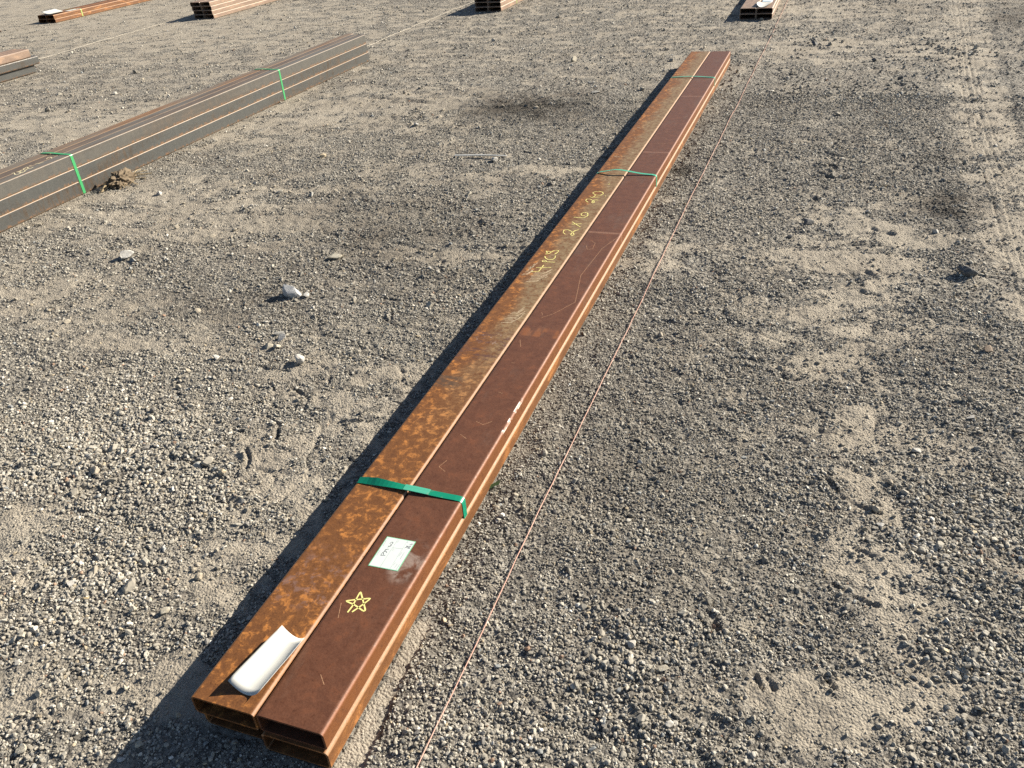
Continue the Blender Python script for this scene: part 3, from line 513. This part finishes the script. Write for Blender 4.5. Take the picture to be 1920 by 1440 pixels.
def strap(root, y, W, Ht, mat, lift=lambda u: 0.0005, wid=0.016, joint=None, tilt=None, x0=0.0, r=0.0095):
    P = loop_path(x0, x0 + W, Ht, lift, r)
    tl = None
    if tilt: tl = [tilt((p[0] - x0) / W) if p[3] > 0.95 and p[1] > Ht * 0.9 else (0, 0, 0) for p in P]
    s = link('strap', ribbon_mesh('strap', P, wid, mat, 0.0009, tl), root, (0, y, 0))
    if joint:
        a, b = joint
        pts = [p for p in P if p[3] > 0.95 and p[1] > Ht * 0.9 and x0 + a * W <= p[0] <= x0 + b * W]
        link('strap_joint', ribbon_mesh('strap_joint', [(p[0], p[1] + 0.0011, 0, 1) for p in pts], wid * 1.04, GW, 0.0012), s)
    return s

# --- the long rusty bundle in front: two by two flat tubes
DYM = {(0, 0): 0.012, (1, 0): -0.004, (0, 1): 0.0, (1, 1): 0.002}
main, TM, WM, HM = bundle('steel_tube_bundle', (0, 0, 0), 2, 2, 0.1512, 0.0508, 6.096,
    lambda c, r: {(0, 1): M_A, (1, 1): M_B}.get((c, r), M_C),
    'long nearest bundle of four rusty flat steel tubes with paper tag and chalk star', dy=lambda c, r: DYM[(c, r)], dx=lambda c, r: 0.002 if r == 0 else 0.0, gap=0.0026)
TM[(0, 1)]['label'] = 'upper left tube mottled bright orange with chalk writing'
TM[(1, 1)]['label'] = 'upper right tube of smooth dark red rust'
bump_ = lambda c, s, a: (lambda u: a * math.exp(-((u - c) / s) ** 2) + 0.0006)
strap(main, 0.692, WM, HM, G1, lambda u: 0.0008 + 0.004 * math.sin(math.pi * min(1, u * 1.1)) ** 2, 0.020, (0.44, 0.72), tilt=lambda u: (0, 0.010 * max(0, 1 - abs(u - 0.18) / 0.26), 0))
strap(main, 3.19, WM, HM, G2, lambda u: 0.002 + 0.016 * math.exp(-((u - 0.40) / 0.30) ** 2), 0.016, tilt=lambda u: (0.004 * max(0, 1 - abs(u - 0.3) / 0.2), 0.003 * max(0, 1 - abs(u - 0.3) / 0.2), 0))
strap(main, 5.235, WM, HM, G2, lambda u: 0.0015 + 0.006 * math.sin(math.pi * u) ** 2, 0.016)
tl_ = ribbon_mesh('strap_tail', [(0.296, 0.004, 0, 1), (0.306, 0.006, -0.1, 1), (0.318, 0.011, -0.3, 0.95), (0.330, 0.019, -0.5, 0.86), (0.343, 0.027, -0.6, 0.8)], 0.016, G3, 0.0009)
link('strap_tail', tl_, main, (0, 0.79, 0)).rotation_euler = (0, 0, 0.22)

# --- writing: chalk strokes and the stuck-on tag
def stroke_geo(lines, wid, z, V, F, px_=0.0, jit=0.0, caps=True):
    for pts in lines:
        P = []
        for (x0, y0), (x1, y1) in zip(pts[:-1], pts[1:]):
            m = max(1, int(math.hypot(x1 - x0, y1 - y0) / (wid * 1.2)))
            P += [(x0 + (x1 - x0) * s / m, y0 + (y1 - y0) * s / m) for s in range(m)]
        P.append(tuple(pts[-1]))
        for _ in range(1): P = [P[0]] + [((a[0] + 2 * b[0] + c[0]) / 4, (a[1] + 2 * b[1] + c[1]) / 4) for a, b, c in zip(P[:-2], P[1:-1], P[2:])] + [P[-1]]
        b0 = len(V)
        for i_, p in enumerate(P):
            a, b = P[max(0, i_ - 1)], P[min(len(P) - 1, i_ + 1)]
            dx, dy = b[0] - a[0], b[1] - a[1]; l = math.hypot(dx, dy) or 1; ww = wid / 2 * (1 + jit * random.uniform(-1, 1))
            V += [(p[0] - px_ - dy / l * ww, p[1] + dx / l * ww, z), (p[0] - px_ + dy / l * ww, p[1] - dx / l * ww, z)]
        for i_ in range(len(P) - 1): F.append((b0 + 2 * i_, b0 + 2 * i_ + 1, b0 + 2 * i_ + 3, b0 + 2 * i_ + 2))

def stroke_obj(name, lines, wid, z, mat, parent, label=None, jit=0.15):
    V, F = [], []; stroke_geo(lines, wid, z, V, F, parent.location.x, jit)
    V = [(a, b - parent.location.y, c) for a, b, c in V]
    o = link(name, mesh(name, V, F, mat), parent)
    if label: o['label'] = label
    return o
M_CH = plain('yellow_chalk', (0.70, 0.64, 0.24), 0.9, 0.1, 0.35, 220)
M_CP = plain('pale_chalk', (0.58, 0.52, 0.34), 0.9, 0.1, 0.3, 220)
M_SCR = plain('bare_scratch', (0.36, 0.20, 0.11), 0.6, 0.4, 0.35, 160)
M_SCD = plain('grey_scuff', (0.42, 0.33, 0.22), 0.7, 0.3, 0.4, 160)
TA, TB = TM[(0, 1)], TM[(1, 1)]
for nm, ch, ks in (('digit', '4', (0, 1)), ('letter', 'P', (2,)), ('letter', 'C', (3,)), ('letter', 'S', (4, 5)), ('digit', '2', (6,)), ('letter', 'X', (7, 8)), ('digit', '6', (9,)), ('digit', '2', (10,)), ('digit', '4', (11, 12)), ('digit', '0', (13,)), ('tick', None, (14, 15))):
    o = stroke_obj('chalk_' + nm, [CHALK[q_] for q_ in ks], 0.0034, 0.0508 + 0.0004, M_CH, TA, ch and 'yellow chalk ' + nm + ' ' + ch, 0.3)
    if not ch: o['kind'] = 'stuff'
stroke_obj('chalk_star', [STAR], 0.0036, 0.0508 + 0.0004, M_CH, TB, 'yellow hand drawn five pointed chalk star', 0.08)
hat = []
for yc, xa, xb in ((1.60, 0.075, 0.135), (1.93, 0.05, 0.135), (1.98, 0.015, 0.05)):
    for s in range(7):
        y0 = yc + s * 0.013 + random.uniform(-.002, .002); x0 = xa + random.uniform(0, 0.015); x1 = xb - random.uniform(0, 0.02); xm = x0 + (x1 - x0) * 0.62
        hat.append([(x0, y0), (xm, y0 + 0.006), (x1, y0 + 0.045)])
for s in range(26):
    x0, y0 = random.uniform(0.02, 0.13), random.uniform(2.9, 5.0); hat.append([(x0, y0), (x0 + random.uniform(0.008, 0.02), y0 + random.uniform(-.01, .01))])
stroke_obj('scuff_marks', hat, 0.0030, 0.0508 + 0.0002, M_SCD, TA, None, 0.5)['kind'] = 'stuff'
scr = [[(0.299, 2.41), (0.262, 2.28), (0.245, 2.02), (0.285, 1.80)], [(0.285, 1.80), (0.235, 1.70), (0.20, 1.66)], [(0.168, 2.435), (0.292, 2.442)], [(0.19, 2.30), (0.205, 2.26), (0.225, 2.27), (0.22, 2.33), (0.195, 2.35)],
       [(0.178, 1.50), (0.196, 1.455)], [(0.20, 1.35), (0.212, 1.352)], [(0.19, 1.70), (0.20, 1.68)], [(0.22, 1.18), (0.235, 1.176)], [(0.21, 1.02), (0.236, 1.01), (0.255, 1.03)], [(0.19, 0.95), (0.215, 0.935)], [(0.20, 0.83), (0.19, 0.80), (0.215, 0.785)],
       [(0.21, 3.92), (0.222, 3.93)], [(0.235, 3.80), (0.243, 3.79)], [(0.19, 3.70), (0.27, 3.71)], [(0.18, 4.73), (0.29, 4.735)], [(0.175, 0.30), (0.19, 0.26)], [(0.23, 0.12), (0.25, 0.10)]]
stroke_obj('scratches', scr, 0.0013, 0.0508 + 0.0002, M_SCR, TB, None, 0.5)['kind'] = 'stuff'

M_PAPER = plain('white_paper', (0.54, 0.54, 0.50), 0.65, 0.3, 0.03, 30)
M_TGREEN = plain('tag_green_border', (0.16, 0.50, 0.28), 0.4, 0.4, 0.05)
M_TWHITE = plain('tag_paper', (0.55, 0.60, 0.585), 0.42, 0.4, 0.06, 90)
M_RULE = plain('tag_rule', (0.30, 0.36, 0.34), 0.6, 0.3, 0.05); M_PEN = plain('tag_pen', (0.035, 0.03, 0.05), 0.6, 0.3, 0.05); M_PRN = plain('tag_print', (0.34, 0.36, 0.38), 0.6, 0.3, 0.05)
def tag_mesh():
    V, F, I = [], [], []
    px_ = TB.location.x; zz = 0.0508 + 0.0005
    def quad(c, z, m):
        b = len(V); V.extend([(x - px_, y, z) for x, y in c]); F.append((b + 3, b + 2, b + 1, b)); I.append(m)
    cx = sum(p[0] for p in TAG) / 4; cy = sum(p[1] for p in TAG) / 4
    b = len(V)                                             # backing with a real edge
    V.extend([(x - px_, y, zz - 0.0004) for x, y in TAG]); V.extend([(x - px_, y, zz) for x, y in TAG])
    F.extend([(b + 7, b + 6, b + 5, b + 4)] + [(b + i_, b + i_ + 4, b + (i_ + 1) % 4 + 4, b + (i_ + 1) % 4) for i_ in range(4)]); I.extend([0] * 5)
    inn = [(x + (0.0016 if x < cx else -0.0016), y + (0.0016 if y < cy else -0.0016)) for x, y in TAG]
    quad(inn, zz + 0.00012, 1)
    for lines, wd, m, lv in ((RULES, 0.0006, 2, 0.00024), (SMALL, 0.0011, 4, 0.00024), (HAND, 0.0011, 3, 0.00036)):
        n0 = len(F); stroke_geo(lines, wd, zz + lv, V, F, px_, 0.1); I.extend([m] * (len(F) - n0))
    me = mesh('tag', V, F, [M_TGREEN, M_TWHITE, M_RULE, M_PEN, M_PRN], I)
    return me
link('tag', tag_mesh(), TB)['label'] = 'white stuck on paper tag with green border and handwriting'

# --- curled white sheet lying on the near end
def sheet(name, A, Bm, D, A2, B2, D2, ub, mat, nu=14, nv=10, ripple=0.0006, extra=0.0):
    """A, Bm, D: left, lowest, right points of the near edge; A2.. the same for the far edge; ub where the low line lies."""
    A, Bm, D, A2, B2, D2 = map(np.array, (A, Bm, D, A2, B2, D2)); V, F = [], []
    def curve(p, q, r_, u):
        l0 = (u - ub) * (u - 1) / ((0 - ub) * (0 - 1)); l1 = u * (u - 1) / (ub * (ub - 1)); l2 = u * (u - ub) / (1 - ub)
        return p * l0 + q * l1 + r_ * l2
    for s in (0, 1):
        for j in range(nv + 1):
            for i_ in range(nu + 1):
                u, v = i_ / nu, j / nv
                p = curve(A, Bm, D, u) * (1 - v) + curve(A2, B2, D2, u) * v
                p = p + np.array([0, 0, ripple * math.sin(5 * v + 2 * u) + ripple * 0.6 * math.sin(11 * v - 3 * u) + extra * (u - ub) * math.sin(math.pi * v)])
                V.append((p[0], p[1], max(p[2], 0.0006) - 0.0003 * s))
    n = (nu + 1) * (nv + 1)
    for j in range(nv):
        for i_ in range(nu):
            a = j * (nu + 1) + i_; F.append((a, a + 1, a + nu + 2, a + nu + 1)); F.append((n + a, n + a + nu + 1, n + a + nu + 2, n + a + 1))
    for a, b in [(i_, i_ + 1) for i_ in range(nu)] + [(nv * (nu + 1) + i_ + 1, nv * (nu + 1) + i_) for i_ in range(nu)] + [((j + 1) * (nu + 1), j * (nu + 1)) for j in range(nv)] + [(j * (nu + 1) + nu, (j + 1) * (nu + 1) + nu) for j in range(nv)]:
        F.append((b, a, n + a, n + b))
    return mesh(name, V, F, mat, smooth=True)
sh = link('paper_sheet', sheet('paper_sheet', (0.0693, 0.0401, 0.021), (0.1165, 0.0335, 0.0012), (0.1425, 0.0345, 0.016), (0.0987, 0.191, 0.025), (0.134, 0.186, 0.002), (0.1606, 0.1789, 0.018), 0.62, M_PAPER), None, (0, 0, HM + 0.0012))
tag(sh, 'curled blank white paper sheet lying on the near end of the rusty bundle', 'paper')

# --- left bundle: three by three square tubes in grey mill scale
left, TL_, WL, HL = bundle('steel_tube_bundle', (-3.197, 0.20, 0), 3, 3, 0.0762, 0.0762, 6.096, lambda c, r: (M_TO if c == 0 else M_T) if (r == 2) else M_S,
    'bundle of nine square tubes in grey mill scale, green straps, cut by the left edge', t=0.005, gap=0.0006, r=0.0062,
    dy=lambda c, r: [[0.0, 0.02, 0.012], [-0.01, 0.03, 0.0], [0.06, 0.0, 0.0]][r][c])
for y_ in (2.56, 4.69):
    strap(left, y_, WL, HL, G3, lambda u: 0.0008 + 0.004 * math.exp(-((u - 0.35) / 0.3) ** 2), 0.019, r=0.0062)
def strokes_left():
    t_ = TL_[(1, 2)]
    V, F = [], []; stroke_geo(CHALKL, 0.0055, 0.0762 + 0.0004, V, F, 0, 0.2)
    V = [(a + 3.197 - t_.location.x - 0.02, b - 0.20 - t_.location.y, c) for a, b, c in V]
    return mesh('chalk_writing', V, F, M_CP), t_
mc, tc = strokes_left()
for cc in (2,):
    link('chalk_writing', mc, tc)['kind'] = 'stuff'

# --- stack cut by the left edge further back
DS = {2: (-0.006, 0.0), 1: (0.0, 0.07), 0: (-0.030, 0.02)}
far_l, _, WB5, HB5 = bundle('steel_tube_stack', (-6.735, -0.30, 0), 3, 3, 0.0762, 0.0762, 6.096, lambda c, r: M_D if r == 2 else M_S,
    'unevenly stacked square tubes with a brown top layer at the left picture edge', t=0.005, gap=0.0012, r=0.011, dy=lambda c, r: DS[r][1], dx=lambda c, r: DS[r][0])
strap(far_l, 4.2, WB5, HB5, G3, wid=0.016, r=0.009)

# --- far row
b4, T4, W4, H4 = bundle('steel_tube_bundle', (0.152, 8.055, 0), 2, 2, 0.1512, 0.0508, 6.096, lambda c, r: M_D, 'low rusty bundle of four flat tubes with papers on top, straight beyond the pink string', gap=0.0026, dy=lambda c, r: 0.005 * ((c + r) % 2))
strap(b4, 1.2, W4, H4, G2)
b3, T3, W3, H3 = bundle('steel_tube_bundle', (-2.945, 8.89, 0), 2, 4, 0.1512 * 1.06, 0.0508, 6.096, lambda c, r: M_D, 'dark ended stack of eight flat tubes in the middle of the top edge', gap=0.004, dy=lambda c, r: 0.006 * ((c + 2 * r) % 3))
strap(b3, 0.55, W3, H3, G4)
b2, T2, W2, H2 = bundle('steel_tube_bundle', (-6.95, 8.875, 0), 2, 4, 0.1512, 0.0508, 6.096, lambda c, r: M_D, 'tall bundle of eight rusty flat tubes, dark open ends facing, between the two strings', gap=0.004, dy=lambda c, r: 0.006 * ((c + 2 * r) % 3), dx=lambda c, r: -0.006 * r)
strap(b2, 0.98, W2 , H2, G4, x0=-0.009)
b1, T1, W1, H1_ = bundle('steel_tube_bundle', (-9.655, 8.85, 0), 2, 2, 0.1512, 0.0508, 6.096, lambda c, r: M_C, 'low rusty bundle of four flat tubes with a white paper, farthest left', gap=0.004, dy=lambda c, r: 0.008 * ((c + r) % 2))
strap(b1, 0.52, W1, H1_, G4)
p1 = link('paper_sheet', sheet('paper_sheet', (-9.56, 8.86, 0.045), (-9.44, 8.86, 0.012), (-9.36, 8.88, 0.02), (-9.56, 9.10, 0.05), (-9.42, 9.12, 0.012), (-9.36, 9.10, 0.02), 0.6, M_PAPER), None, (0, 0, H1_ + 0.001))
tag(p1, 'white paper sheet on the end of the farthest left low bundle', 'paper')
p2 = link('paper_sheet', sheet('paper_sheet', (-9.47, 9.18, 0.002), (-9.42, 9.17, 0.001), (-9.37, 9.18, 0.002), (-9.47, 9.38, 0.002), (-9.42, 9.38, 0.001), (-9.37, 9.39, 0.002), 0.5, M_PAPER, ripple=0.0004), None, (0, 0, H1_ + 0.001))
tag(p2, 'small flat white paper before the strap of the farthest left bundle', 'paper')
p4 = link('paper_sheet', sheet('paper_sheet', (0.295, 8.15, 0.030), (0.345, 8.075, 0.001), (0.415, 8.13, 0.022), (0.29, 8.36, 0.014), (0.35, 8.37, 0.001), (0.43, 8.36, 0.010), 0.5, M_PAPER), None, (0, 0, H4 + 0.001))
tag(p4, 'cupped white paper sheet on the low bundle at the far end of the pink string', 'paper')
M_BLUE = plain('pale_blue_label', (0.55, 0.68, 0.74), 0.45, 0.4, 0.05)
p5 = link('paper_label', sheet('paper_label', (0.322, 8.41, 0.001), (0.37, 8.41, 0.001), (0.42, 8.41, 0.001), (0.325, 8.60, 0.001), (0.37, 8.60, 0.001), (0.42, 8.60, 0.001), 0.5, M_BLUE, ripple=0.0002), None, (0, 0, H4 + 0.0008))
tag(p5, 'pale blue paper label lying flat behind the cupped sheet on the far low bundle', 'paper')

# ------------------------------------------------------------------ strings stretched along the rows
def cord(name, xs, ys, rad, mat, label, seed, lift=0.006, col=8):
    yy = np.arange(ys[0], ys[-1], 0.06); xx = np.interp(yy, ys, xs) + 0.0025 * perlin(yy * 1.7, yy * 0 + seed, seed) + 0.0010 * perlin(yy * 7, yy * 0 + seed, seed + 1)
    zz = np.maximum.reduce([height(xx, yy, False), height(xx, yy + 0.05, False), height(xx, yy - 0.05, False)]) + lift + 0.002 * perlin(yy * 2.3, yy * 0, seed + 2)
    V, F = [], []
    for i_ in range(len(yy)):
        for s in range(6):
            a = s * math.pi / 3; V.append((xx[i_] + rad * math.cos(a), yy[i_], zz[i_] + rad * math.sin(a)))
    for i_ in range(len(yy) - 1):
        for s in range(6):
            F.append((i_ * 6 + s, i_ * 6 + (s + 1) % 6, i_ * 6 + 6 + (s + 1) % 6, i_ * 6 + 6 + s))
    o = link(name, mesh(name, V, F, mat, smooth=True)); tag(o, label, 'string', None); return o
def cord_mat(name, c1, c2):
    k = NT(name); v = k.obj()
    tw = k.n('ShaderNodeTexWave', wave_type='BANDS', bands_direction='Y'); k.put(tw.inputs['Vector'], v); tw.inputs['Scale'].default_value = 60; tw.inputs['Distortion'].default_value = 2
    c = k.mix(k.noise(v, 3.0, 3), c1, c2); c = k.mix(k.math('MULTIPLY', tw.outputs[1], 0.25), c, tuple(q * 0.6 for q in c1))
    return k.fin(c, 0.85, 0.2)
cord('string', [0.455, 0.466, 0.472, 0.485, 0.522, 0.53, 0.54], [-1.6, 0.05, 1.67, 3.28, 7.42, 9.19, 13.0], 0.0013, cord_mat('pink_twine', (0.52, 0.28, 0.22), (0.60, 0.43, 0.35)), 'pink twine stretched along the right side of the long rusty bundle', 31)
cord('string', [-3.31, -3.315, -3.28, -3.27], [-1.0, 6.9, 9.6, 13.0], 0.0013, cord_mat('pale_twine', (0.60, 0.54, 0.44), (0.72, 0.67, 0.57)), 'pale twine running from the grey tube bundle back to the middle stack', 41)
cord('string', [-7.10, -7.13, -7.20, -7.25], [-1.0, 6.5, 8.5, 13.0], 0.0013, bpy.data.materials['pale_twine'], 'pale twine on the far left between the edge stack and the tall bundle', 51)

# ------------------------------------------------------------------ single stones
SCOL = {'t': ((0.30, 0.27, 0.21), (0.42, 0.39, 0.32)), 'b': ((0.28, 0.29, 0.30), (0.43, 0.43, 0.42)), 'w': ((0.34, 0.325, 0.295), (0.47, 0.455, 0.42)), 'g': ((0.20, 0.195, 0.18), (0.32, 0.31, 0.28)), 'd': ((0.085, 0.085, 0.085), (0.15, 0.148, 0.14)), 'n': ((0.16, 0.12, 0.09), (0.25, 0.20, 0.15)), 'y': ((0.42, 0.32, 0.17), (0.50, 0.40, 0.24))}
SM = {}
for k_, (a, b) in SCOL.items():
    k = NT('stone_' + {'t': 'tan', 'b': 'bluish', 'w': 'white', 'g': 'grey', 'd': 'dark', 'n': 'brown', 'y': 'yellow'}[k_]); v = k.obj()
    c = k.mix(k.ss(0.35, 0.65, k.noise(v, 70, 6, 0.65)), a, b); c = k.mix(k.math('MULTIPLY', k.ss(0.62, 0.72, k.noise(v, 160, 3)), 0.5), c, tuple(q * 0.6 for q in a))
    SM[k_] = k.fin(c, 0.85, 0.25, k.bump(k.noise(v, 220, 5, 0.65), 0.002, 0.7))
for i_, ((x, y, sz, c), lb) in enumerate(zip(ROCKS, RLAB)):
    v, f = stone_shape(900 + i_, 3, 10, 0.03, 0.28, 0.72)
    fl = 0.55 if lb.startswith('flat') else 1.0
    v = v * np.array([0.56, 0.56, 0.54 * fl]) * sz
    a_ = random.uniform(0, 6.28); R = np.array([[math.cos(a_), -math.sin(a_), 0], [math.sin(a_), math.cos(a_), 0], [0, 0, 1]]); v = v @ R.T
    o = link('stone', mesh('stone', v.tolist(), f, SM[c]), None, (x, y + 0.15 * sz, H1(x, y) + 0.19 * sz * fl)); tag(o, lb, 'stone', 'larger stones lying in the gravel')

# ------------------------------------------------------------------ bits and pieces
def bar(V, F, p0, p1, w_, h_):
    p0, p1 = Vector(p0), Vector(p1); d = (p1 - p0).normalized(); s = d.cross(Vector((0, 0, 1))).normalized() * w_ / 2; u_ = s.cross(d).normalized() * h_ / 2
    b = len(V)
    for p in (p0, p1):
        for e, g_ in ((-1, -1), (1, -1), (1, 1), (-1, 1)): V.append(tuple(p + s * e + u_ * g_))
    F += [(b + 3, b + 2, b + 1, b), (b + 4, b + 5, b + 6, b + 7)] + [(b + j, b + (j + 1) % 4, b + 4 + (j + 1) % 4, b + 4 + j) for j in range(4)]
V, F = [], []
zz = max(H1(-0.986, 3.656), H1(-0.667, 3.68), H1(-.83, 3.67)) + 0.009
bar(V, F, (-0.986, 3.656, zz), (-0.80, 3.671, zz + 0.004), 0.020, 0.004); bar(V, F, (-0.80, 3.671, zz + 0.004), (-0.667, 3.681, zz), 0.014, 0.004)
o = link('metal_strip', mesh('metal_strip', V, F, plain('dull_metal', (0.36, 0.36, 0.34), 0.45, 0.5, 0.2)), None); tag(o, 'thin straight grey metal strip on the gravel beside a white stone', 'metal strip')

# clump of dry soil and roots against the grey bundle
def clod():
    v, f = ico(4); g_ = np.random.default_rng(5)
    n = perlin(v[:, 0] * 2.2 + 5, v[:, 1] * 2.2 + v[:, 2] * 1.7, 61) * 0.35 + perlin(v[:, 0] * 6, v[:, 1] * 6 + v[:, 2] * 5, 62) * 0.25 + perlin(v[:, 0] * 15, v[:, 1] * 15 + v[:, 2] * 13, 63) * 0.14
    v = v * (1 + n)[:, None] * np.array([0.060, 0.115, 0.050]); v = v[:, :]
    return mesh('soil', v.tolist(), f, plain('dry_soil', (0.15, 0.118, 0.082), 0.95, 0.1, 0.5, 45))
cl = empty('soil_clump', (-2.84, 2.94, H1(-2.8, 2.94))); tag(cl, 'clump of dry soil and dead roots against the grey tube bundle', 'soil clump')
link('soil', clod(), cl, (0, 0, 0.012)).rotation_euler = (0, 0, 0.25)
M_ROOT = plain('dead_root', (0.34, 0.27, 0.17), 0.9, 0.1, 0.3)
for s in range(16):
    a_ = random.uniform(0, 6.28); V, F = [], []
    p = Vector((0.05 * math.cos(a_), 0.10 * math.sin(a_), random.uniform(0.006, 0.035))); d = Vector((math.cos(a_) * 0.6 + 0.4, math.sin(a_), random.uniform(-0.2, 0.3)))
    for q_ in range(3):
        e = p + d * random.uniform(0.015, 0.035); e.z = max(e.z, 0.004); bar(V, F, p, e, 0.005, 0.004); p = e; d = d + Vector((random.uniform(-.5, .5), random.uniform(-.5, .5), -0.2))
    link('root', mesh('root', V, F, M_ROOT), cl)
